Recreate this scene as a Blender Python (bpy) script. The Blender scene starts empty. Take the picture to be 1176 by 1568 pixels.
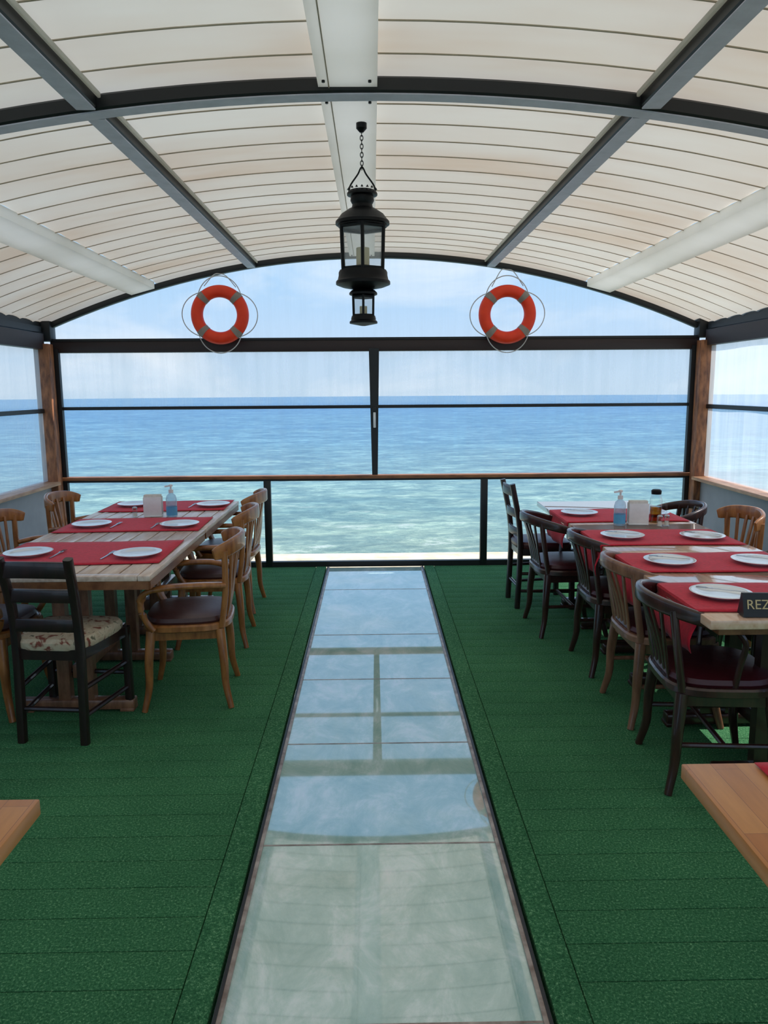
import bpy, bmesh, math, random
from mathutils import Vector, Matrix, Euler
random.seed(4)
sc=bpy.context.scene
sc.view_settings.view_transform='Standard'
pi=math.pi
# ------------------------------------------------------------------ materials
def srgb(r,g,b):
    f=lambda c:(c/255/12.92) if c/255<=.04045 else ((c/255+.055)/1.055)**2.4
    return (f(r),f(g),f(b),1)
def newmat(name):
    m=bpy.data.materials.new(name);m.use_nodes=True
    nt=m.node_tree;nt.nodes.clear()
    out=nt.nodes.new('ShaderNodeOutputMaterial')
    return m,nt,out
def N(nt,t,**k):
    n=nt.nodes.new(t)
    for a,b in k.items(): setattr(n,a,b)
    return n
def coords(nt,scale=(1,1,1),kind='Object'):
    tc=N(nt,'ShaderNodeTexCoord');mp=N(nt,'ShaderNodeMapping')
    mp.inputs['Scale'].default_value=scale
    nt.links.new(tc.outputs[kind],mp.inputs[0]);return mp.outputs[0]
def noise(nt,vec,scale,detail=4,rough=.5,dist=0):
    n=N(nt,'ShaderNodeTexNoise');n.inputs['Scale'].default_value=scale
    n.inputs['Detail'].default_value=detail;n.inputs['Roughness'].default_value=rough
    n.inputs['Distortion'].default_value=dist
    nt.links.new(vec,n.inputs['Vector']);return n.outputs[0]
def ramp(nt,fac,stops):
    r=N(nt,'ShaderNodeValToRGB');e=r.color_ramp.elements
    while len(e)<len(stops): e.new(.5)
    for i,(p,c) in enumerate(stops): e[i].position=p;e[i].color=c
    nt.links.new(fac,r.inputs[0]);return r.outputs[0]
def mulc(nt,a,b):
    mx=N(nt,'ShaderNodeMix',data_type='RGBA',blend_type='MULTIPLY');mx.inputs[0].default_value=1
    nt.links.new(a,mx.inputs[6])
    if isinstance(b,tuple): mx.inputs[7].default_value=b
    else: nt.links.new(b,mx.inputs[7])
    return mx.outputs[2]
def mat(name,col,rough=.5,metal=0,col2=None,scale=20,stretch=(1,1,1),bump=0,spec=.5,coat=0,sheen=0):
    m,nt,out=newmat(name)
    b=N(nt,'ShaderNodeBsdfPrincipled')
    c2=col2 or tuple(x*.82 for x in col[:3])+(1,)
    v=coords(nt,stretch)
    n=noise(nt,v,scale,5,.6)
    c=ramp(nt,n,[(.32,c2),(.68,col)])
    nt.links.new(c,b.inputs['Base Color'])
    b.inputs['Roughness'].default_value=rough;b.inputs['Metallic'].default_value=metal
    b.inputs['Specular IOR Level'].default_value=spec
    b.inputs['Coat Weight'].default_value=coat
    b.inputs['Sheen Weight'].default_value=sheen
    if bump:
        bp=N(nt,'ShaderNodeBump');bp.inputs['Strength'].default_value=bump;bp.inputs['Distance'].default_value=.004
        nt.links.new(n,bp.inputs['Height']);nt.links.new(bp.outputs[0],b.inputs['Normal'])
    nt.links.new(b.outputs[0],out.inputs[0]);return m
M={}
M['black']=mat('black_paint',srgb(22,25,29),.45,scale=30)
M['steel']=mat('grey_steel',srgb(208,206,222),.5,0,scale=12)
M['header']=mat('dark_brown_timber',srgb(50,34,33),.5,scale=14,stretch=(.3,3,3))
M['post']=mat('weathered_timber',srgb(178,116,76),.6,col2=srgb(92,56,40),scale=9,stretch=(3,3,.8),bump=.3)
M['rail']=mat('rail_timber',srgb(176,118,76),.5,col2=srgb(112,70,48),scale=8,stretch=(.6,3,3))
M['sill']=mat('sill_timber',srgb(200,155,118),.45,col2=srgb(150,100,68),scale=8,stretch=(3,.6,3))
M['grey_wall']=mat('grey_panel',srgb(156,160,170),.6,scale=3)
M['oak']=mat('honey_wood',srgb(178,116,62),.33,col2=srgb(126,74,36),scale=14,stretch=(2,2,.5),coat=.3)
M['tan']=mat('tan_wood',srgb(150,106,80),.35,col2=srgb(105,68,50),scale=14,stretch=(2,2,.5),coat=.3)
M['walnut']=mat('dark_walnut',srgb(66,36,30),.3,col2=srgb(40,21,20),scale=14,stretch=(2,2,.5),coat=.4)
M['ebony']=mat('ebony_wood',srgb(46,26,25),.35,col2=srgb(26,15,15),scale=14,stretch=(2,2,.5),coat=.3)
M['leather']=mat('brown_leather',srgb(76,46,44),.35,scale=40,bump=.2)
M['redleather']=mat('oxblood_leather',srgb(72,22,30),.35,scale=40,bump=.2)
M['whitewash']=mat('whitewashed_pine',srgb(232,212,196),.35,col2=srgb(194,164,144),scale=6,stretch=(6,.8,6),coat=.2)
M['tablewood']=mat('table_wood',srgb(230,196,170),.2,col2=srgb(206,162,132),scale=6,stretch=(6,.8,6),coat=1)  # pale reflection on the table tops is put into the wood colour
M['tableedge']=mat('table_edge_wood',srgb(150,98,62),.4,col2=srgb(110,66,40),scale=6,stretch=(3,1,3))
M['red']=mat('red_cloth',srgb(214,22,52),.85,col2=srgb(188,12,40),scale=60,bump=.25,sheen=.1)
M['plate']=mat('white_ceramic',srgb(240,244,248),.15,col2=srgb(230,236,242),scale=3,coat=.4)
M['napkin']=mat('paper_napkin',srgb(238,232,222),.9,scale=50)
M['silver']=mat('cutlery_steel',srgb(190,192,196),.2,1,scale=10)
M['buoy']=mat('buoy_orange',srgb(248,68,20),.5,col2=srgb(234,52,14),scale=10)
M['band']=mat('buoy_grey_band',srgb(150,140,132),.6,scale=20)
M['rope']=mat('rope_white',srgb(205,208,210),.8,scale=90)
M['iron']=mat('lantern_black_iron',srgb(9,10,13),.45,.2,scale=30,spec=.3)
M['candle']=mat('candle_wax',srgb(220,205,165),.6,scale=8)
M['pump']=mat('white_plastic',srgb(240,240,240),.3,scale=8)
M['label']=mat('blue_label',srgb(90,170,215),.4,scale=8)
M['concrete']=mat('pale_ledge',srgb(238,228,205),.8,col2=srgb(200,188,160),scale=5)
M['frame_rust']=mat('weathered_alu_frame',srgb(186,172,162),.4,.2,col2=srgb(120,100,90),scale=14)
M['seam']=mat('roof_joint_strip',srgb(186,170,150),.7,scale=8)
M['gold']=mat('gold_letter',srgb(215,190,140),.4,scale=8)

def floralmat():
    m,nt,out=newmat('floral_fabric');b=N(nt,'ShaderNodeBsdfPrincipled')
    v=coords(nt);n=noise(nt,v,22,2,.5,.6)
    c=ramp(nt,n,[(.36,srgb(130,70,55)),(.42,srgb(190,168,140)),(.60,srgb(206,188,160)),(.68,srgb(105,100,80))])
    nt.links.new(c,b.inputs[0]);b.inputs['Roughness'].default_value=.9;nt.links.new(b.outputs[0],out.inputs[0]);return m
M['floral']=floralmat()
def butcher():
    m,nt,out=newmat('butcher_block');b=N(nt,'ShaderNodeBsdfPrincipled')
    tc=N(nt,'ShaderNodeTexCoord')
    br=N(nt,'ShaderNodeTexBrick');br.offset=.4
    br.inputs['Color1'].default_value=srgb(210,142,76);br.inputs['Color2'].default_value=srgb(188,114,54)
    br.inputs['Mortar'].default_value=srgb(160,98,54);br.inputs['Scale'].default_value=1
    br.inputs['Mortar Size'].default_value=.0008;br.inputs['Brick Width'].default_value=.42;br.inputs['Row Height'].default_value=.055
    mpp=N(nt,'ShaderNodeMapping');mpp.inputs['Rotation'].default_value=(0,0,pi/2)
    nt.links.new(tc.outputs['Object'],mpp.inputs[0]);nt.links.new(mpp.outputs[0],br.inputs['Vector'])
    v=coords(nt,(9,1,9));n=noise(nt,v,6,6,.6)
    mx=N(nt,'ShaderNodeMix',data_type='RGBA',blend_type='MULTIPLY');mx.inputs[0].default_value=.45
    g=ramp(nt,n,[(.3,(.62,.55,.5,1)),(.7,(1,1,1,1))])
    nt.links.new(br.outputs[0],mx.inputs[6]);nt.links.new(g,mx.inputs[7]);nt.links.new(mx.outputs[2],b.inputs[0])
    b.inputs['Roughness'].default_value=.35;nt.links.new(b.outputs[0],out.inputs[0]);return m
M['butcher']=butcher()
def turf():
    m,nt,out=newmat('green_turf');b=N(nt,'ShaderNodeBsdfPrincipled')
    v=coords(nt);n=noise(nt,v,130,4,.85);n2=noise(nt,v,1.3,6,.65)
    c=ramp(nt,n,[(.34,srgb(34,84,54)),(.55,srgb(68,130,86)),(.68,srgb(150,198,150))])
    c2=ramp(nt,n2,[(.32,(.72,.74,.72,1)),(.68,(1.12,1.06,1.02,1))])
    nt.links.new(mulc(nt,c,c2),b.inputs[0])
    b.inputs['Roughness'].default_value=.95;b.inputs['Specular IOR Level'].default_value=.15
    bp=N(nt,'ShaderNodeBump');bp.inputs['Strength'].default_value=.6;bp.inputs['Distance'].default_value=.006
    nt.links.new(n,bp.inputs['Height']);nt.links.new(bp.outputs[0],b.inputs['Normal'])
    nt.links.new(b.outputs[0],out.inputs[0]);return m
M['turf']=turf()
def translu(name,stops,tc_,fac):
    m,nt,out=newmat(name)
    v=coords(nt,(.35,1.2,1));n=noise(nt,v,1.1,4,.6)
    c=ramp(nt,n,stops)
    d=N(nt,'ShaderNodeBsdfDiffuse');t=N(nt,'ShaderNodeBsdfTranslucent')
    nt.links.new(c,d.inputs[0]);nt.links.new(mulc(nt,c,tc_),t.inputs[0])
    mx=N(nt,'ShaderNodeMixShader');mx.inputs[0].default_value=fac
    nt.links.new(d.outputs[0],mx.inputs[1]);nt.links.new(t.outputs[0],mx.inputs[2]);nt.links.new(mx.outputs[0],out.inputs[0]);return m
M['roof']=translu('translucent_roof_sheet',[(.34,srgb(218,200,180)),(.48,srgb(226,216,202)),(.66,srgb(232,227,216))],(1,.965,.91,1),.32)
M['white']=translu('white_plastic_board',[(.3,srgb(228,226,218)),(.7,srgb(240,238,232))],(1,1,1,1),.58)
def sheet(name,haze,streak):
    m,nt,out=newmat(name)
    tr=N(nt,'ShaderNodeBsdfTransparent');tr.inputs[0].default_value=(.97,.985,1,1)
    d=N(nt,'ShaderNodeBsdfDiffuse');d.inputs[0].default_value=(.9,.94,.97,1)
    t=N(nt,'ShaderNodeBsdfTranslucent');t.inputs[0].default_value=(.92,.96,1,1)
    a=N(nt,'ShaderNodeMixShader');a.inputs[0].default_value=.75
    nt.links.new(d.outputs[0],a.inputs[1]);nt.links.new(t.outputs[0],a.inputs[2])
    v=coords(nt,(6,6,.35));n=noise(nt,v,2.2,4,.6)
    mr=N(nt,'ShaderNodeMapRange');mr.inputs[1].default_value=.4;mr.inputs[2].default_value=.7
    mr.inputs[3].default_value=haze;mr.inputs[4].default_value=haze+streak
    nt.links.new(n,mr.inputs[0])
    mx=N(nt,'ShaderNodeMixShader');nt.links.new(mr.outputs[0],mx.inputs[0])
    nt.links.new(tr.outputs[0],mx.inputs[1]);nt.links.new(a.outputs[0],mx.inputs[2])
    g=N(nt,'ShaderNodeBsdfGlossy');g.inputs['Roughness'].default_value=.08
    m2=N(nt,'ShaderNodeMixShader');m2.inputs[0].default_value=.03
    nt.links.new(mx.outputs[0],m2.inputs[1]);nt.links.new(g.outputs[0],m2.inputs[2])
    nt.links.new(m2.outputs[0],out.inputs[0]);return m
M['sheet_gable']=sheet('clear_vinyl_gable',.05,.08)
M['sheet_top']=sheet('hazy_vinyl',.22,.2)
M['sheet_low']=sheet('clear_vinyl',.06,.06)
M['sheet_side']=sheet('side_vinyl',.38,.14)
def glassmat(name,tint,fac=.12,haze=0):
    m,nt,out=newmat(name)
    tr=N(nt,'ShaderNodeBsdfTransparent');tr.inputs[0].default_value=tint
    g=N(nt,'ShaderNodeBsdfGlossy');g.inputs['Roughness'].default_value=.03
    mx=N(nt,'ShaderNodeMixShader');lw=N(nt,'ShaderNodeLayerWeight');lw.inputs[0].default_value=.35
    mt=N(nt,'ShaderNodeMath',operation='MULTIPLY');mt.inputs[1].default_value=fac*4
    nt.links.new(lw.outputs['Facing'],mt.inputs[0]);nt.links.new(mt.outputs[0],mx.inputs[0])
    nt.links.new(tr.outputs[0],mx.inputs[1]);nt.links.new(g.outputs[0],mx.inputs[2])
    res=mx.outputs[0]
    if haze:
        t=N(nt,'ShaderNodeBsdfTranslucent');t.inputs[0].default_value=(.9,.93,.95,1)
        m2=N(nt,'ShaderNodeMixShader');m2.inputs[0].default_value=haze
        nt.links.new(res,m2.inputs[1]);nt.links.new(t.outputs[0],m2.inputs[2]);res=m2.outputs[0]
    nt.links.new(res,out.inputs[0]);return m
M['glass']=glassmat('clear_glass',(.93,.95,.95,1))
M['lampglass']=glassmat('hazy_lantern_glass',(.97,.98,.98,1),.08,.25)  # translucent haze mixed into the panes for a frosted look
M['gel']=glassmat('sanitizer_plastic',(.75,.88,.95,1),.15,.3)
M['beer']=glassmat('amber_glass',(.6,.35,.1,1),.15)
def floorglass():
    m,nt,out=newmat('walkway_glass')
    b=N(nt,'ShaderNodeBsdfPrincipled')
    v=coords(nt,(1.5,1,1));n=noise(nt,v,3.4,9,.74,.5)
    c=ramp(nt,n,[(.36,srgb(168,206,196)),(.50,srgb(196,226,216)),(.60,srgb(228,246,240)),(.70,srgb(248,254,252))])  # murky sea and foam, lightened with the bright gable reflection put into the colour
    nt.links.new(c,b.inputs[0]);b.inputs['Roughness'].default_value=.035;b.inputs['IOR'].default_value=2.0
    b.inputs['Coat Weight'].default_value=1;b.inputs['Coat Roughness'].default_value=.02;b.inputs['Coat IOR'].default_value=1.8
    tr=N(nt,'ShaderNodeBsdfTransparent');tr.inputs[0].default_value=(.8,.95,.9,1)
    mx=N(nt,'ShaderNodeMixShader');mx.inputs[0].default_value=.08
    nt.links.new(b.outputs[0],mx.inputs[1]);nt.links.new(tr.outputs[0],mx.inputs[2]);nt.links.new(mx.outputs[0],out.inputs[0]);return m
M['floorglass']=floorglass()
def seamat():
    m,nt,out=newmat('sea_water');b=N(nt,'ShaderNodeBsdfPrincipled')
    tc=N(nt,'ShaderNodeTexCoord')
    ln=N(nt,'ShaderNodeVectorMath',operation='LENGTH');nt.links.new(tc.outputs['Object'],ln.inputs[0])
    def rng(a,b_,c,d_):
        mr=N(nt,'ShaderNodeMapRange');mr.inputs[1].default_value=a;mr.inputs[2].default_value=b_;mr.inputs[3].default_value=c;mr.inputs[4].default_value=d_
        nt.links.new(ln.outputs['Value'],mr.inputs[0]);return mr.outputs[0]
    base=ramp(nt,rng(10,200,0,1),[(0,srgb(150,162,138)),(.05,srgb(128,156,152)),(.18,srgb(100,140,160)),(.55,srgb(92,132,162)),(1,srgb(104,138,166))])
    n1=noise(nt,coords(nt,(.6,1,1)),2.6,5,.7,.6)
    n2=noise(nt,coords(nt,(.55,1,1)),.9,8,.78,.4)
    n4=noise(nt,coords(nt,(.5,1,1)),.28,8,.8,.4)
    n3=noise(nt,coords(nt,(.3,1,1)),.035,5,.6,.3)
    w=ramp(nt,n1,[(.40,(.80,.84,.88,1)),(.52,(1,1,1,1)),(.62,(1.3,1.25,1.18,1))])
    w2=ramp(nt,n2,[(.42,(.74,.82,.88,1)),(.52,(1,1,1,1)),(.60,(1.3,1.25,1.15,1))])
    w4=ramp(nt,n4,[(.42,(.78,.85,.91,1)),(.52,(1,1,1,1)),(.60,(1.22,1.18,1.12,1))])
    w3=ramp(nt,n3,[(.38,(.9,.95,1,1)),(.62,(1.1,1.07,1.0,1))])
    col=mulc(nt,mulc(nt,mulc(nt,mulc(nt,base,w),w2),w3),w4)
    fo=ramp(nt,n2,[(.56,(0,0,0,1)),(.64,(1,1,1,1))])
    mm=N(nt,'ShaderNodeMath',operation='MULTIPLY');nt.links.new(fo,mm.inputs[0]);nt.links.new(rng(13,26,.8,.1),mm.inputs[1])
    mx3=N(nt,'ShaderNodeMix',data_type='RGBA');nt.links.new(mm.outputs[0],mx3.inputs[0])
    nt.links.new(col,mx3.inputs[6]);mx3.inputs[7].default_value=(.55,.6,.56,1)
    nt.links.new(mx3.outputs[2],b.inputs[0]);b.inputs['Roughness'].default_value=.5;b.inputs['Specular IOR Level'].default_value=.15
    bp=N(nt,'ShaderNodeBump');bp.inputs['Strength'].default_value=.6;bp.inputs['Distance'].default_value=.2
    nt.links.new(n2,bp.inputs['Height']);nt.links.new(bp.outputs[0],b.inputs['Normal'])
    nt.links.new(b.outputs[0],out.inputs[0]);return m
M['sea']=seamat()

# ------------------------------------------------------------------ builder
class B:
    def __init__(s,name): s.name=name;s.bm=bmesh.new();s.mats=[]
    def mi(s,k):
        if k not in s.mats: s.mats.append(k)
        return s.mats.index(k)
    def box(s,c,size,k,rot=None,bev=0):
        r=bmesh.ops.create_cube(s.bm,size=1)
        vs=r['verts'];m=Matrix.LocRotScale(Vector(c),Euler(rot) if rot else None,Vector(size))
        for v in vs: v.co=m@v.co
        fs={f for v in vs for f in v.link_faces}
        if bev:
            es={e for f in fs for e in f.edges}
            rr=bmesh.ops.bevel(s.bm,geom=list(es),offset=bev,segments=2,profile=.5,affect='EDGES')
            fs={f for v in rr['verts'] for f in v.link_faces}|{f for f in fs if f.is_valid}
        i=s.mi(k)
        for f in fs: f.material_index=i
        return s
    def bar(s,p0,p1,w,h,k,bev=0,up=(0,0,1)):
        return s.sweep([p0,p1],[(-w/2,-h/2),(w/2,-h/2),(w/2,h/2),(-w/2,h/2)],k,up=up)
    def rings(s,rings,k,closed=False,cap=True):
        i=s.mi(k);R=[[s.bm.verts.new(p) for p in r] for r in rings]
        n=len(R[0]);cnt=len(R)
        for a in range(cnt if closed else cnt-1):
            r0=R[a];r1=R[(a+1)%cnt]
            for j in range(n):
                f=s.bm.faces.new((r0[j],r0[(j+1)%n],r1[(j+1)%n],r1[j]));f.material_index=i
        if cap and not closed:
            f=s.bm.faces.new(R[0][::-1]);f.material_index=i
            f=s.bm.faces.new(R[-1]);f.material_index=i
        return s
    def sweep(s,pts,prof,k,up=(0,0,1),closed=False,scales=None):
        pts=[Vector(p) for p in pts];n=len(pts);rings=[]
        up=Vector(up)
        for a in range(n):
            if closed: t=pts[(a+1)%n]-pts[a-1]
            elif a==0: t=pts[1]-pts[0]
            elif a==n-1: t=pts[-1]-pts[-2]
            else: t=pts[a+1]-pts[a-1]
            t.normalize();u=up
            if abs(t.dot(u))>.97: u=Vector((0,1,0)) if abs(t.y)<.9 else Vector((1,0,0))
            sd=t.cross(u).normalized();nn=sd.cross(t)
            q=scales[a] if scales else 1
            rings.append([pts[a]+sd*(x*q)+nn*(y*q) for x,y in prof])
        return s.rings(rings,k,closed)
    def tube(s,pts,r,k,segs=8,closed=False,sx=1):
        pts=[Vector(p) for p in pts];n=len(pts)
        rs=r if isinstance(r,(list,tuple)) else [r]*n
        rings=[];nrm=None
        for a in range(n):
            if closed: t=pts[(a+1)%n]-pts[a-1]
            elif a==0: t=pts[1]-pts[0]
            elif a==n-1: t=pts[-1]-pts[-2]
            else: t=pts[a+1]-pts[a-1]
            t.normalize()
            if nrm is None:
                nrm=t.orthogonal().normalized()
            nrm=(nrm-t*nrm.dot(t)).normalized();bb=t.cross(nrm)
            rings.append([pts[a]+nrm*(rs[a]*math.cos(q*2*pi/segs))+bb*(rs[a]*math.sin(q*2*pi/segs)) for q in range(segs)])
        return s.rings(rings,k,closed)
    def lathe(s,prof,k,c=(0,0,0),segs=24,rot=0,cap=True):
        c=Vector(c)
        rings=[[c+Vector((r*math.cos(rot+q*2*pi/segs),r*math.sin(rot+q*2*pi/segs),z)) for q in range(segs)] for r,z in prof]
        return s.rings(rings,k,False,cap)
    def slab(s,outline,levels,k):
        return s.rings([[Vector((x*q,y*q,z)) for x,y in outline] for q,z in levels],k)
    def grid(s,fn,nu,nv,k):
        i=s.mi(k);V=[[s.bm.verts.new(fn(a/nu,b/nv)) for b in range(nv+1)] for a in range(nu+1)]
        for a in range(nu):
            for b in range(nv):
                f=s.bm.faces.new((V[a][b],V[a+1][b],V[a+1][b+1],V[a][b+1]));f.material_index=i
        return s
    def mesh(s,smooth=35,recalc=True):
        if recalc: bmesh.ops.recalc_face_normals(s.bm,faces=s.bm.faces)
        me=bpy.data.meshes.new(s.name);s.bm.to_mesh(me);s.bm.free()
        for k in s.mats: me.materials.append(M[k])
        for p in me.polygons: p.use_smooth=True
        me.set_sharp_from_angle(angle=math.radians(smooth))
        return me
    def done(s,loc=(0,0,0),rz=0,solid=0):
        me=s.mesh();o=place(s.name,me,loc,rz)
        if solid:
            md=o.modifiers.new('th','SOLIDIFY');md.thickness=solid;md.offset=0
        return o
def place(name,me,loc=(0,0,0),rz=0):
    o=bpy.data.objects.new(name,me);bpy.context.collection.objects.link(o)
    o.location=loc;o.rotation_euler=(0,0,rz);return o
def cr(pts,n=6,closed=False):
    P=[Vector(p) for p in pts];out=[];L=len(P)
    rng=range(L) if closed else range(L-1)
    for i in rng:
        p1=P[i];p2=P[(i+1)%L]
        p0=P[i-1] if (closed or i>0) else p1*2-p2
        p3=P[(i+2)%L] if (closed or i<L-2) else p2*2-p1
        for j in range(n):
            t=j/n
            out.append(.5*((2*p1)+(-p0+p2)*t+(2*p0-5*p1+4*p2-p3)*t*t+(-p0+3*p1-3*p2+p3)*t**3))
    if not closed: out.append(P[-1])
    return out
def sell(a,b,e=3.2,n=32):
    o=[]
    for i in range(n):
        t=2*pi*i/n;c=math.cos(t);s_=math.sin(t)
        o.append((a*math.copysign(abs(c)**(2/e),c),b*math.copysign(abs(s_)**(2/e),s_)))
    return o
def rrect(w,h,r=.3,n=3):
    rr=min(w,h)*r;o=[]
    for cx,cy,a0 in ((w/2-rr,h/2-rr,0),(-w/2+rr,h/2-rr,90),(-w/2+rr,-h/2+rr,180),(w/2-rr,-h/2+rr,270)):
        for i in range(n+1):
            a=math.radians(a0+90*i/n);o.append((cx+rr*math.cos(a),cy+rr*math.sin(a)))
    return o

# ------------------------------------------------------------------ shell
XL,XR,YB=-2.80,2.88,6.9
def zc(x,y):
    t=max(0,min(1,(y-3.0)/3.9))
    return (2.67+.04*t)-(.060+.0139*t)*x*x
b=B('floor')
PL=.145
def planks(x0,x1,y0,y1):
    y=y0
    while y<y1-1e-4:
        e=min(y+PL,y1)
        b.box(((x0+x1)/2,(y+e)/2,-.02),(x1-x0,e-y-.0025,.04),'turf',bev=.002)
        y=e
planks(XL-.05,-.53,-2.2,6.86);planks(.55,XR+.05,-2.2,6.86)
b.box((-.482,2.33,-.018),(.09,9.06,.042),'turf',bev=.004);b.box((.502,2.33,-.018),(.09,9.06,.042),'turf',bev=.004)
b.box(((XL+XR)/2-1.7,2.33,-.06),(2.3,9.0,.03),'turf');b.box(((XL+XR)/2+1.7,2.33,-.06),(2.3,9.0,.03),'turf')
b.done()
b=B('glass_floor_walkway')
gx0,gx1=-.425,.445
ys=[-2.2,-1.43,-.64,.15,.94,1.73,2.52,3.31,4.10,4.89,6.05,6.82]
for a,c in zip(ys[:-1],ys[1:]):
    b.box((.01,(a+c)/2,-.012),(gx1-gx0-.034,c-a-.008,.02),'floorglass')
for y in ys: b.box((.01,y,-.02),(gx1-gx0-.02,.008,.038),'frame_rust')
for x in (gx0+.005,gx1-.005):
    b.box((x,2.31,-.016),(.010,9.02,.048),'black')
for x in (gx0+.0165,gx1-.0165):
    b.box((x,2.31,-.014),(.013,9.02,.04),'frame_rust')
for y in (.2,2.35,4.5,6.6): b.box((.01,y,-.14),(1.2,.1,.12),'steel')
b.done()
per=.24
prof=[(0,0),(.012,.004),(.05,.012),(.115,.015),(.18,.012),(.228,.004)]
yl=[];y=-2.2
while y<6.98:
    for dy,h in prof: yl.append((y+dy,h))
    y+=per
yl.append((y,0))
BX=1.96
xs=[XL-.08,-2.6,-2.4,-2.2,-BX-.09,-BX+.09,-1.7,-1.4,-1.2,-1,-.8,-.6,-.4,-.18,.02,.2,.4,.6,.8,1,1.2,1.4,1.7,BX-.09,BX+.09,2.2,2.4,2.6,XR+.08]
b=B('ceiling');i=b.mi('roof')
V=[[b.bm.verts.new((x,min(yy,6.99),zc(x,min(yy,6.99))+.062+h)) for yy,h in yl] for x in xs]
for a in range(len(xs)-1):
    xm=(xs[a]+xs[a+1])/2
    if abs(abs(xm)-BX)<.01 or abs(xm+.08)<.01: continue
    for q in range(len(yl)-1):
        b.bm.faces.new((V[a][q],V[a+1][q],V[a+1][q+1],V[a][q+1]))
y=-2.2
def archline(y,dz,x0=XL,x1=XR,n=40):
    return [Vector((x0+(x1-x0)*i/n,y,zc(x0+(x1-x0)*i/n,y)+dz)) for i in range(n+1)]
while y<6.9:
    for x0,x1 in ((XL,-BX-.09),(-BX+.09,-.185),(.025,BX-.09),(BX+.09,XR)):
        b.sweep(archline(y,.061,x0,x1,12),rrect(.006,.005,.2,1),'seam')
    y+=per
b.done()
for j,(yy,w,h) in enumerate(((3.05,.08,.058),(-.85,.08,.058))):
    b=B('roof_arch_beam')
    b.sweep(archline(yy,.026),rrect(w,h,.15,1),'black')
    b.sweep(archline(yy,-.005),rrect(w-.012,.006,.2,1),'steel')
    b.done()
b=B('gable_arch_beam');b.sweep(archline(6.9,.027),rrect(.06,.05,.2,2),'black');b.done()
for x in (-1.03,1.03):
    for (y0,y1) in ((-.8,3.0),(3.1,6.86)):
        b=B('roof_purlin')
        P=[Vector((x,y0+(y1-y0)*i/8,zc(x,y0+(y1-y0)*i/8))) for i in range(9)]
        b.sweep([p+Vector((0,0,.031)) for p in P],rrect(.075,.055,.15,1),'black')
        b.sweep([p+Vector((0,0,.0015)) for p in P],rrect(.070,.006,.2,1),'steel')
        b.sweep([p+Vector((.05*(1 if x<0 else -1),0,.05)) for p in P],rrect(.012,.02,.2,1),'white')
        b.done()
for x in (-BX,BX):
    b=B('roof_cover_board')
    rings=[]
    for i in range(9):
        yy=-2.2+(6.84+2.2)*i/8;z=zc(x,yy)+.02
        k_=-2*.067*x
        rings.append([Vector((x+dx,yy,z+dx*k_+dz)) for dx,dz in ((-.1,-.012),(.1,-.012),(.1,.045),(-.1,.045))])
    b.rings(rings,'white');b.done()
for y0,y1 in ((-2.2,3.0),(3.1,6.85)):
    b=B('ceiling_centre_board')
    rings=[]
    for i in range(7):
        yy=y0+(y1-y0)*i/6;z=zc(0,yy)
        rings.append([Vector((dx,yy,z+dz)) for dx,dz in ((-.187,.012),(.027,.012),(.027,.072),(-.187,.072))])
    b.rings(rings,'white')
    b.rings([[Vector((dx,yy,zc(0,yy)+dz)) for dx,dz in ((-.15,.008),(-.146,.008),(-.146,.014),(-.15,.014))] for yy in (y0,y1)],'seam')
    for yy in (y0+.05,y1-.06):
        for xx in (-.165,0): b.lathe([(.006,0),(.006,.01)],'iron',(xx,yy,zc(0,yy)+.005),8)
    b.done()
b=B('wall_back')
b.box(((XL+XR)/2,6.92,1.985),(XR-XL,.09,.115),'header',bev=.006)
b.box(((XL+XR)/2,6.875,2.035),(XR-XL,.02,.02),'black')
b.box(((XL+XR)/2,6.9,1.445),(XR-XL,.03,.028),'black')
b.box(((XL+XR)/2,6.9,.822),(XR-XL,.09,.03),'rail',bev=.005)
b.box(((XL+XR)/2,6.9,.797),(XR-XL,.04,.02),'black')
b.box(((XL+XR)/2,6.9,.02),(XR-XL,.05,.05),'black')
for x in (XL+.045,XR-.045): b.box((x,6.89,.98),(.045,.045,1.96),'black')
for x in (XL-.05,XR+.05): b.box((x,6.88,2.11),(.16,.12,.17),'black',bev=.004)
b.sweep([(.015,6.88,1.95),(.015,6.88,.82)],[(-.045,-.02),(.045,-.02),(.045,.02),(-.045,.02)],'black',scales=[1.0,.55])
b.box((.015,6.85,1.33),(.022,.03,.14),'plate',bev=.004);b.box((.015,6.85,1.42),(.03,.035,.05),'black',bev=.004)
for x in (-.955,1.0): b.box((x,6.89,.40),(.062,.05,.79),'black',bev=.004)
b.box((XL-.03,6.8,1.0),(.13,.11,2.0),'post',bev=.008);b.box((XR+.03,6.8,1.0),(.13,.11,2.0),'post',bev=.008)
b.done()
def pane(name,x0,x1,z0,z1,y,k):
    b=B(name);b.grid(lambda u,v:Vector((x0+(x1-x0)*u,y+.004*math.sin(u*23)*math.sin(v*5),z0+(z1-z0)*v)),24,6,k);return b.done()
b=B('window_1')
def fg(u,v):
    x=XL+.03+(XR-XL-.06)*u;z0=2.04;return Vector((x,6.9,z0+max(0.001,(zc(x,6.9)+.01-z0))*v))
b.grid(fg,40,6,'sheet_gable');b.done()
pane('window_2',XL+.06,-.02,1.46,1.93,6.9,'sheet_top');pane('window_3',.05,XR-.06,1.46,1.93,6.9,'sheet_top')
pane('window_4',XL+.06,-.02,.835,1.43,6.9,'sheet_low');pane('window_5',.05,XR-.06,.835,1.43,6.9,'sheet_low')
wn=6
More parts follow.
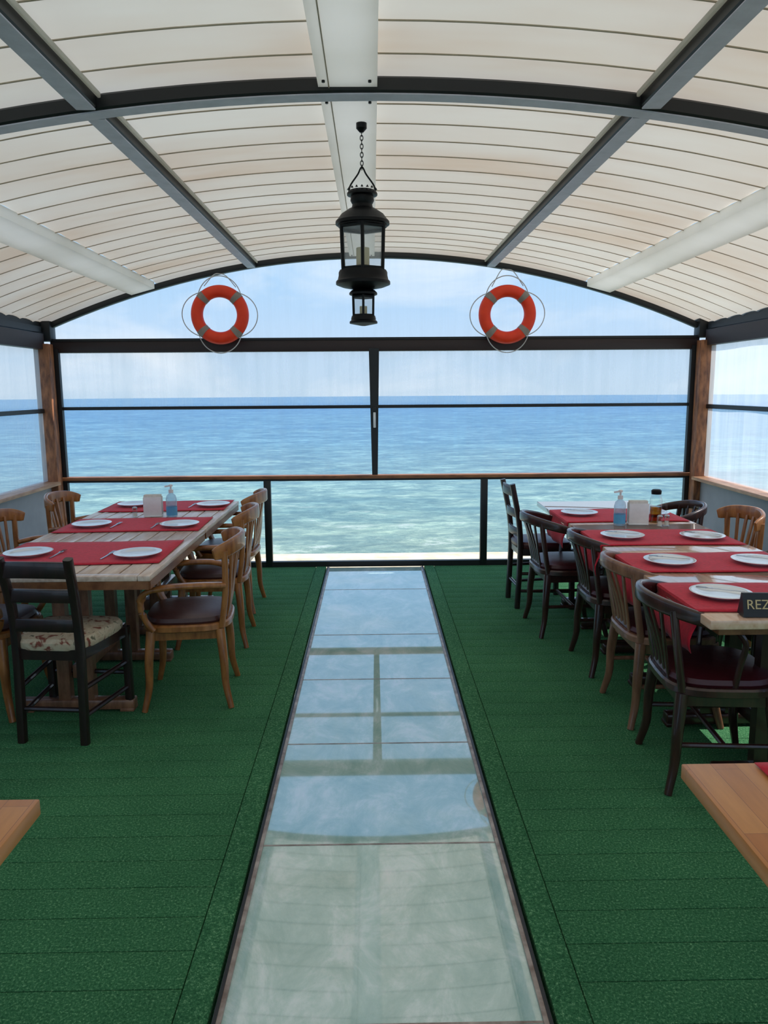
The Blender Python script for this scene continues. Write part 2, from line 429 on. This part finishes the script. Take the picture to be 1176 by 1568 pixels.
for s_,X,nm in ((-1,XL-.03,'left'),(1,XR+.03,'right')):
    b=B('wall_'+nm)
    xo=X+s_*.02
    b.box((xo,2.3,.39),(.05,9.0,.78),'grey_wall')
    b.box((xo-s_*.02,2.28,.80),(.17,8.96,.03),'sill',bev=.005)
    b.box((xo,2.28,2.02),(.08,9.0,.13),'header')
    b.box((xo,2.28,2.12),(.05,9.0,.05),'black')
    b.box((xo,2.28,1.43),(.03,9.0,.035),'black')
    for y in (-2.1,.9,3.9): b.box((xo,y,1.4),(.08,.08,1.2),'post',bev=.006)
    b.grid(lambda u,v:Vector((xo,-2.2+9.1*u,2.1+(zc(X,-2.2+9.1*u)+.08-2.1)*v)),20,1,'black')
    b.done()
    for a,c in ((-2.06,.86),(.94,3.86),(3.94,6.74)):
        for z0,z1 in ((.82,1.41),(1.45,1.95)):
            q=B('window_%d'%wn);wn+=1
            q.grid(lambda u,v:Vector((xo+.004*math.sin(u*19),a+(c-a)*u,z0+(z1-z0)*v)),20,4,'sheet_side' if a>3 else 'sheet_low');q.done()
b=B('concrete_ledge');b.box((0,7.28,-.12),(9,.62,.18),'concrete',bev=.02);b.done()
b=B('sea')
radii=[0.5,5,10,20,40,80,160,330];segs=64
b.rings([[Vector((r*math.cos(2*pi*q/segs),r*math.sin(2*pi*q/segs),0)) for q in range(segs)] for r in radii],'sea',cap=False)
c0=b.bm.verts.new((0,0,0));b.bm.verts.ensure_lookup_table()
for q in range(segs): b.bm.faces.new((b.bm.verts[q],b.bm.verts[(q+1)%segs],c0))
bmesh.ops.recalc_face_normals(b.bm,faces=b.bm.faces);b.bm.normal_update()
b.bm.faces.ensure_lookup_table()
if b.bm.faces[0].normal.z<0: bmesh.ops.reverse_faces(b.bm,faces=b.bm.faces)
me=b.mesh(recalc=False);place('sea',me,(0,0,-1.5))

# ------------------------------------------------------------------ furniture
def captain(name,wood,pad,arms=True):
    b=B(name)
    o=sell(.235,.225,3.4)
    b.slab(o,[(.95,.405),(1,.412),(1,.436),(.97,.444)],wood)
    b.slab(o,[(.9,.442),(.93,.455),(.9,.474),(.75,.484),(.4,.488)],pad)
    for sx in (-1,1):
        for sy in (-1,1):
            P=cr([(sx*.185,sy*.17,.41),(sx*.205,sy*.185,.25),(sx*.205,sy*.19,.12),(sx*.225,sy*.215,0)],4)
            n=len(P);b.sweep(P,rrect(.044,.044,.35,3),wood,up=(0,1,0),scales=[1.1-.45*i/(n-1) for i in range(n)])
    for sx in (-1,1): b.bar((sx*.185,-.15,.385),(sx*.185,.15,.385),.02,.05,wood)
    b.bar((-.17,.17,.385),(.17,.17,.385),.02,.05,wood);b.bar((-.17,-.17,.385),(.17,-.17,.385),.02,.05,wood)
    if not arms:
        for sx in (-1,1): b.tube([(sx*.2,-.18,.2),(sx*.2,.18,.2)],.011,wood)
        b.tube([(-.2,0,.2),(.2,0,.2)],.011,wood)
    if arms:
        C=cr([(-.245,-.16,.80),(-.18,-.235,.825),(0,-.285,.835),(.18,-.235,.825),(.245,-.16,.80)],6)
        n=len(C);b.sweep(C,rrect(.026,.085,.4,3),wood,scales=[.62+.38*math.sin(pi*i/(n-1))**.5 for i in range(n)])
        for sx in (-1,1):
            b.sweep(cr([(sx*.19,-.18,.42),(sx*.205,-.205,.6),(sx*.215,-.21,.815)],5),rrect(.036,.03,.35,3),wood,up=(0,1,0))
            A=cr([(sx*.21,-.2,.64),(sx*.262,-.09,.655),(sx*.272,.06,.652),(sx*.262,.165,.63),(sx*.25,.2,.575),(sx*.235,.19,.49),(sx*.225,.15,.425)],6)
            b.sweep(A,rrect(.05,.028,.45,3),wood)
    else:
        C=cr([(-.235,.0,.69),(-.232,-.13,.725),(-.15,-.25,.755),(0,-.298,.765),(.15,-.25,.755),(.232,-.13,.725),(.235,.0,.69)],6)
        n=len(C);b.sweep(C,rrect(.03,.062,.4,3),wood,scales=[.6+.4*math.sin(pi*i/(n-1))**.5 for i in range(n)])
        for sx in (-1,1):
            b.sweep(cr([(sx*.19,-.17,.42),(sx*.195,-.2,.6),(sx*.185,-.218,.745)],5),rrect(.034,.03,.35,3),wood,up=(0,1,0))
            b.tube(cr([(sx*.235,.0,.69),(sx*.24,.04,.63),(sx*.225,.03,.54),(sx*.21,.02,.43)],5),.012,wood)
    for xx in (-.13,-.065,0,.065,.13):
        yt=-.27+xx*xx*1.8 if arms else -.288+xx*xx*1.9
        zt=.82 if arms else .755
        P=cr([(xx*.75,-.195,.43),(xx*.85,-.22,.56),(xx*1.05,yt,zt)],4)
        b.sweep(P,rrect(.03,.012,.4,2),wood,up=(0,1,0))
    return b.mesh()
def ladder(name,wood,pad,H=.93):
    b=B(name);w=.15
    for sx in (-1,1):
        P=cr([(sx*w,-.2,0),(sx*w,-.185,.42),(sx*w,-.2,.65),(sx*(w+.008),-.255,H)],5)
        b.sweep(P,rrect(.038,.038,.25,2),wood,up=(0,1,0))
        b.sweep([(sx*.2,.19,0),(sx*.2,.185,.44)],rrect(.04,.04,.25,2),wood,up=(0,1,0))
        for z in (.13,.26): b.tube([(sx*w,-.19,z),(sx*.2,.19,z)],.012,wood)
        b.bar((sx*w,-.18,.42),(sx*.2,.18,.42),.022,.05,wood)
    b.tube([(-.2,.19,.2),(.2,.19,.2)],.012,wood);b.tube([(-w,-.19,.16),(w,-.19,.16)],.012,wood)
    b.bar((-.2,.185,.42),(.2,.185,.42),.022,.05,wood);b.bar((-w,-.18,.42),(w,-.18,.42),.022,.05,wood)
    for z,y in ((.56,-.193),(.70,-.210),(H-.055,-.243)):
        C=cr([(-w,y,z),(-w/2,y-.02,z+.006),(0,y-.027,z+.008),(w/2,y-.02,z+.006),(w,y,z)],4)
        b.sweep(C,rrect(.018,.062 if z<.8 else .075,.35,2),wood)
    o=[(x*(.9+.6*y),y) for x,y in sell(.215,.2,5)]
    b.slab(o,[(.97,.44),(1,.452),(1,.475),(.94,.492),(.7,.502),(.35,.505)],pad)
    return b.mesh()
me_oak=captain('dining_armchair','oak','leather',True)
me_dk=captain('dining_chair','walnut','redleather',False)
me_tan=captain('dining_chair_tan','tan','redleather',False)
me_lad=ladder('ladder_back_chair','ebony','floral',.88)
me_lad2=ladder('ladder_back_chair_dark','ebony','redleather',.92)
R90=pi/2
for x,y,r in ((-.97,3.93,R90+.10),(-1.03,4.86,R90+.05),(-1.08,5.62,R90-.03),(-2.06,5.55,-R90),(-2.08,4.72,-R90+.1),(-1.98,3.82,-R90-.05)):
    place('dining_armchair',me_oak,(x,y,0),r)
place('ladder_back_chair',me_lad,(-1.46,3.55,0),-.10)
place('ladder_back_chair',me_lad2,(1.24,5.62,0),-R90+.05)
for x,y,r in ((1.39,3.03,-R90-.08),(1.42,4.30,-R90),(1.28,5.0,-R90+.04)):
    place('dining_chair',me_dk,(x,y,0),r)
place('dining_chair',me_tan,(1.42,3.64,0),-R90)
for x,y,r in ((2.03,5.36,R90),(2.03,3.75,R90),(2.03,3.05,R90)):
    place('dining_chair',me_dk,(x,y,0),r)
place('dining_armchair',me_oak,(2.03,4.56,0),R90)

def table(name,w,l,top,edge,slats=0,trestle='tableedge'):
    b=B(name)
    if slats:
        sw=(w-.12)/slats
        for i in range(slats):
            b.box((-w/2+.06+sw*(i+.5),0,.7375),(sw-.009,l-.12,.025),top,bev=.002)
        b.box((-w/2+.03,0,.7375),(.058,l,.025),top,bev=.003);b.box((w/2-.03,0,.7375),(.058,l,.025),top,bev=.003)
        b.box((0,-l/2+.03,.7375),(w-.122,.058,.025),top,bev=.003);b.box((0,l/2-.03,.7375),(w-.122,.058,.025),top,bev=.003)
        b.box((0,0,.716),(w-.1,l-.1,.012),edge)
        b.box((0,-l/2+.012,.705),(w-.02,.02,.04),edge);b.box((0,l/2-.012,.705),(w-.02,.02,.04),edge)
        b.box((-w/2+.012,0,.705),(.02,l-.03,.04),edge);b.box((w/2-.012,0,.705),(.02,l-.03,.04),edge)
    else:
        b.box((0,0,.732),(w,l,.036),top,bev=.004)
        b.box((0,0,.695),(w-.12,l-.12,.04),edge)
    for sy in (-1,1):
        y=sy*(l/2-.24)
        b.box((0,y,.035),(w*.62,.07,.055),trestle,bev=.012)
        for sx in (-1,1): b.box((sx*w*.27,y,.008),(.07,.075,.016),trestle,bev=.003)
        b.box((0,y,.665),(w*.66,.06,.05),trestle,bev=.006)
        b.bar((-.06,y,.05),(-.06,y,.65),.06,.05,trestle,up=(0,1,0));b.bar((.06,y,.05),(.06,y,.65),.06,.05,trestle,up=(0,1,0))
    b.box((0,0,.2),(.045,l-.48,.07),trestle,bev=.005)
    return b.mesh()
tl=table('dining_table',.93,1.2,'whitewash','tableedge',8,'tan')
place('dining_table',tl,(-1.505,4.09,0));place('dining_table',tl,(-1.505,5.30,0))
tr_=table('dining_table_long',.80,1.0,'tablewood','tableedge',0,'walnut')
for y in (3.21,4.225,5.24): place('dining_table',tr_,(1.635,y,0))
tn=table('dining_table_near',.9,.9,'butcher','butcher')
place('dining_table',tn,(1.147,1.185,0));place('dining_table',tn,(-1.16,1.07,0))

def runner(name,x0,x1,w,loc,dropL=0,dropR=0,k='red',seed=0,rz=0):
    rnd=random.Random(seed);prof=[]
    if dropL:
        for i in range(6): prof.append((x0-.008-.012*math.sin(i*.9),-dropL+dropL*i/6))
        prof.append((x0-.004,-.004))
    n=14
    for i in range(n+1): prof.append((x0+(x1-x0)*i/n,.0035))
    if dropR:
        for i in range(1,7): prof.append((x1+.006+.008*math.sin(i*.9),-dropR*i/6))
    ph=rnd.random()*6
    b=B(name)
    def fn(u,v):
        i=round(u*(len(prof)-1));x,z=prof[i]
        yy=(v-.5)*w+.014*math.sin(x*4+ph)
        if z<0: return Vector((x+(-1 if x<(x0+x1)/2 else 1)*.012*(.5+.5*math.sin(v*11+ph))*(-z/.15),yy*(1+.6*z),z))
        return Vector((x,yy,z+.0015*abs(math.sin(x*13+v*7+ph))))
    b.grid(fn,len(prof)-1,12,k)
    return b.done(loc,rz,solid=.002)
T=.751
for j,(y,w) in enumerate(((4.02,.58),(4.86,.50),(5.66,.50))):
    runner('table_runner',-.45,.43,w,(-1.505,y,T),0,0,seed=j,rz=.02)
for j,(y,w) in enumerate(((3.02,.44),(3.66,.42),(4.28,.46),(5.05,.52))):
    runner('table_runner',-.402,.38,w,(1.635,y,T),.17,0,seed=j+5)
runner('table_runner',-.28,.44,.36,(1.14,1.43,T),0,0,seed=11)

b=B('dinner_plate')
b.lathe([(.004,.002),(.065,.0),(.07,.004),(.09,.009),(.118,.018),(.121,.021),(.117,.022),(.09,.014),(.068,.009),(.03,.008),(.002,.008)],'plate',segs=40)
mp=b.mesh()
b=B('fork')
b.sweep(cr([(0,-.09,.002),(0,-.03,.003),(0,.03,.006)],4),rrect(.009,.002,.4,2),'silver')
b.box((0,.045,.006),(.02,.03,.002),'silver',bev=.0006)
for i in range(4): b.box((-.0085+i*.00567,.075,.007),(.0028,.04,.002),'silver')
mf=b.mesh()
PT=T+.006
for x,y in ((-1.80,3.95),(-1.22,3.91),(-1.22,4.78),(-1.78,4.81),(-1.18,5.62),(-1.77,5.66)):
    place('dinner_plate',mp,(x,y,PT))
    place('fork',mf,(x-.155 if x>-1.5 else x+.15,y,PT+.001),random.uniform(-.1,.1))
for x,y in ((1.41,4.27),(1.43,3.62),(1.41,3.02),(1.38,5.08),(1.85,4.23),(1.85,3.60),(1.85,5.05)):
    place('dinner_plate',mp,(x,y,PT))
    place('fork',mf,(x,y,PT+.024),1.2)
b=B('hand_sanitizer_bottle')
b.lathe([(.034,0),(.036,.006),(.036,.12),(.03,.145),(.014,.16),(.012,.168)],'gel',segs=24)
b.lathe([(.0365,.012),(.0365,.07)],'label',segs=24,cap=False)
b.lathe([(.016,.163),(.016,.185),(.006,.187),(.006,.205),(.013,.206),(.013,.218),(.004,.222)],'pump',segs=16)
b.bar((0,0,.212),(-.04,0,.206),.011,.01,'pump')
ms=b.mesh()
b=B('napkin_holder')
b.box((0,0,.006),(.12,.07,.012),'pump',bev=.003)
b.box((0,-.031,.07),(.12,.005,.13),'pump',bev=.002);b.box((0,.031,.07),(.12,.005,.13),'pump',bev=.002)
for i in range(8): b.box((.002*(i%3-1),-.022+i*.0062,.08+.002*(i%2)),(.11,.0045,.135),'napkin')
mn=b.mesh()
b=B('salt_shaker')
b.lathe([(.018,0),(.02,.004),(.016,.04),(.015,.05)],'glass',segs=12);b.lathe([(.013,.003),(.011,.03)],'napkin',segs=12)
b.lathe([(.016,.05),(.017,.062),(.01,.07),(.002,.072)],'silver',segs=12)
mss=b.mesh()
b=B('oil_jar')
b.lathe([(.034,0),(.038,.005),(.038,.14),(.030,.165),(.028,.18)],'glass',segs=20);b.lathe([(.034,.004),(.035,.10)],'beer',segs=20)
b.lathe([(.030,.178),(.032,.2),(.024,.208),(.004,.21)],'iron',segs=16)
b.tube(cr([(.037,0,.13),(.066,0,.12),(.068,0,.055),(.038,0,.035)],5),.004,'glass')
mo=b.mesh()
TT=T+.001
place('hand_sanitizer_bottle',ms,(-1.37,5.18,TT));place('napkin_holder',mn,(-1.50,5.20,TT),.1)
place('hand_sanitizer_bottle',ms,(1.53,4.70,TT));place('napkin_holder',mn,(1.65,4.72,TT),-.1)
place('oil_jar',mo,(1.79,4.80,TT));place('salt_shaker',mss,(1.76,4.64,TT));place('salt_shaker',mss,(1.81,4.66,TT));place('salt_shaker',mss,(-1.62,5.18,TT))
b=B('reserved_sign')
b.rings([[Vector((x,-.03,0)),Vector((x,.03,0)),Vector((x,.006,.085)),Vector((x,-.006,.085))] for x in (-.11,.11)],'black')
me=b.mesh(20)
cu=bpy.data.curves.new('t','FONT');cu.body='REZERVE';cu.size=.05;cu.extrude=.001;cu.align_x='CENTER';cu.align_y='CENTER'
to=bpy.data.objects.new('t',cu);bpy.context.collection.objects.link(to)
bpy.context.view_layer.update()
tm=bpy.data.meshes.new_from_object(to.evaluated_get(bpy.context.evaluated_depsgraph_get()))
bpy.data.objects.remove(to)
tilt=math.atan2(.085,.024)
sign=place('reserved_sign',me,(1.48,2.76,T+.004),-.05)
tm.materials.clear();tm.materials.append(M['gold'])
lt=bpy.data.objects.new('lettering',tm);bpy.context.collection.objects.link(lt);lt.parent=sign
lt.location=(0,-.0195,.043);lt.rotation_euler=(tilt,0,0)

# lantern
b=B('hanging_lantern')
lx,ly=-.036,3.4
b.lathe([(.022,2.688),(.022,2.665),(.008,2.65)],'iron',(lx,ly,0),12)
z=2.655
for i in range(9):
    rr=[];c=z-.010-i*.0165
    for q in range(12):
        a=2*pi*q/12;u=.006*math.cos(a);v=.011*math.sin(a)
        rr.append((lx+(u if i%2 else 0),ly+(0 if i%2 else u),c+v))
    b.tube(rr,.0018,'iron',6,closed=True)
b.tube(cr([(lx-.056,ly,2.405),(lx-.05,ly,2.44),(lx-.018,ly,2.485),(lx-.008,ly,2.505),(lx,ly,2.515),(lx+.008,ly,2.505),(lx+.018,ly,2.485),(lx+.05,ly,2.44),(lx+.056,ly,2.405)],5),.0035,'iron')
c=(lx,ly,0)
b.lathe([(.03,2.425),(.055,2.42),(.064,2.41),(.064,2.402),(.048,2.398),(.05,2.38),(.042,2.365),(.045,2.352),(.06,2.345),(.09,2.325),(.105,2.305),(.114,2.296),(.114,2.284),(.104,2.282),(.104,2.276)],'iron',c,24)
for q in range(16):
    a=2*pi*q/16;b.lathe([(.006,2.424),(.001,2.432)],'iron',(lx+.058*math.cos(a),ly+.058*math.sin(a),0),6)
def hexbody(z0,z1,r0,r1,post,nh=6):
    b.lathe([(r0*.94,z0),(r1*.94,z1)],'lampglass',c,nh,rot=pi/6,cap=False)
    for q in range(nh):
        a=pi/6+2*pi*q/nh;a2=a+2*pi/nh
        p0=Vector((lx+r0*math.cos(a),ly+r0*math.sin(a),z0));p1=Vector((lx+r1*math.cos(a),ly+r1*math.sin(a),z1))
        b.tube([p0,p1],post,'iron',6)
        for zz,r in ((z0+.006,r0),(z1-.006,r1)):
            b.tube([(lx+r*math.cos(a),ly+r*math.sin(a),zz),(lx+r*math.cos(a2),ly+r*math.sin(a2),zz)],post,'iron',6)
hexbody(2.095,2.278,.096,.102,.0075,6)
b.lathe([(.1,2.098),(.104,2.09),(.104,2.078),(.108,2.06),(.116,2.052),(.116,2.04),(.09,2.03),(.05,2.022),(.03,2.015)],'iron',c,24)
b.lathe([(.028,2.1),(.028,2.19),(.006,2.195),(.002,2.21)],'candle',c,16)
b.lathe([(.03,2.02),(.05,2.016),(.06,2.006),(.06,1.998),(.05,1.994)],'iron',c,20)
hexbody(1.905,1.995,.048,.05,.005,6)
b.lathe([(.05,1.91),(.053,1.9),(.053,1.892),(.06,1.886),(.06,1.878),(.03,1.872),(.01,1.868)],'iron',c,20)
b.lathe([(.016,1.906),(.016,1.95)],'candle',c,12)
b.done()

def buoy(x,y,z,tilt):
    b=B('lifebuoy')
    R_,r=.196,.052
    ring=[(R_*math.cos(2*pi*q/64),0,R_*math.sin(2*pi*q/64)) for q in range(64)]
    b.sweep(ring,[(r*math.cos(2*pi*q/20),r*math.sin(2*pi*q/20)*.95) for q in range(20)],'buoy',up=(0,1,0),closed=True)
    for a0 in (45,135,225,315):
        P=[(R_*math.cos(math.radians(a0+d)),0,R_*math.sin(math.radians(a0+d))) for d in (-7,-3.5,0,3.5,7)]
        b.sweep(P,[((r+.003)*math.cos(2*pi*q/20),(r+.003)*math.sin(2*pi*q/20)*.95) for q in range(20)],'band',up=(0,1,0))
    P=[]
    for q in range(96):
        a=2*pi*q/96;k=abs(math.cos(2*a))
        P.append(((.252+.07*k)*math.cos(a),-.004,(.252+.07*k)*math.sin(a)))
    b.tube(P,.0042,'rope',6,closed=True)
    zz=zc(x,6.85)-z
    b.tube(cr([(-.13,-.005,.235),(-.05,.01,zz-.02),(0,.05,zz-.005),(.06,.01,zz-.03),(.14,-.005,.23)],6),.004,'rope',6)
    o=b.done((x,y,z));o.rotation_euler=(0,tilt,0);return o
buoy(-1.30,6.79,2.235,.02);buoy(1.165,6.79,2.225,-.03)
# ------------------------------------------------------------------ light
w=bpy.data.worlds.new('W');sc.world=w;w.use_nodes=True;nt=w.node_tree;nt.nodes.clear()
out=N(nt,'ShaderNodeOutputWorld');bg=N(nt,'ShaderNodeBackground')
tc=N(nt,'ShaderNodeTexCoord');sp=N(nt,'ShaderNodeSeparateXYZ');nt.links.new(tc.outputs['Generated'],sp.inputs[0])
g=ramp(nt,sp.outputs[2],[(0,srgb(192,212,230)),(.05,srgb(188,212,236)),(.18,srgb(158,202,240)),(.6,srgb(118,170,230))])
mp_=N(nt,'ShaderNodeMapping');mp_.inputs['Scale'].default_value=(1,1,3.0);nt.links.new(tc.outputs['Generated'],mp_.inputs[0])
n=noise(nt,mp_.outputs[0],3.0,7,.6,.4)
cf=ramp(nt,n,[(.46,(0,0,0,1)),(.74,(.85,.85,.85,1))])
mx=N(nt,'ShaderNodeMix',data_type='RGBA');nt.links.new(cf,mx.inputs[0]);nt.links.new(g,mx.inputs[6]);mx.inputs[7].default_value=(.82,.87,.92,1)
nt.links.new(mx.outputs[2],bg.inputs[0]);bg.inputs[1].default_value=1.2;nt.links.new(bg.outputs[0],out.inputs[0])
sd=bpy.data.lights.new('sun','SUN');sd.energy=5.5;sd.angle=.01;sd.color=(1,.95,.88)
so=bpy.data.objects.new('sun',sd);bpy.context.collection.objects.link(so)
d=Vector((.60,.08,.79));so.rotation_euler=d.to_track_quat('Z','Y').to_euler();so.location=(8,2,15)
# ------------------------------------------------------------------ camera
p=math.radians(9.1);psi=math.radians(0.78);roll=math.radians(-0.4)
cam=bpy.data.cameras.new('camera');co=bpy.data.objects.new('camera',cam);bpy.context.collection.objects.link(co);sc.camera=co
R=Matrix.Rotation(-psi,3,'Z')@Matrix.Rotation(pi/2-p,3,'X')@Matrix.Rotation(roll,3,'Z')
co.location=(0,0,1.6);co.rotation_euler=R.to_euler()
cam.sensor_fit='VERTICAL';cam.sensor_height=36;cam.lens=36*1178/1568;cam.clip_start=.05;cam.clip_end=2000
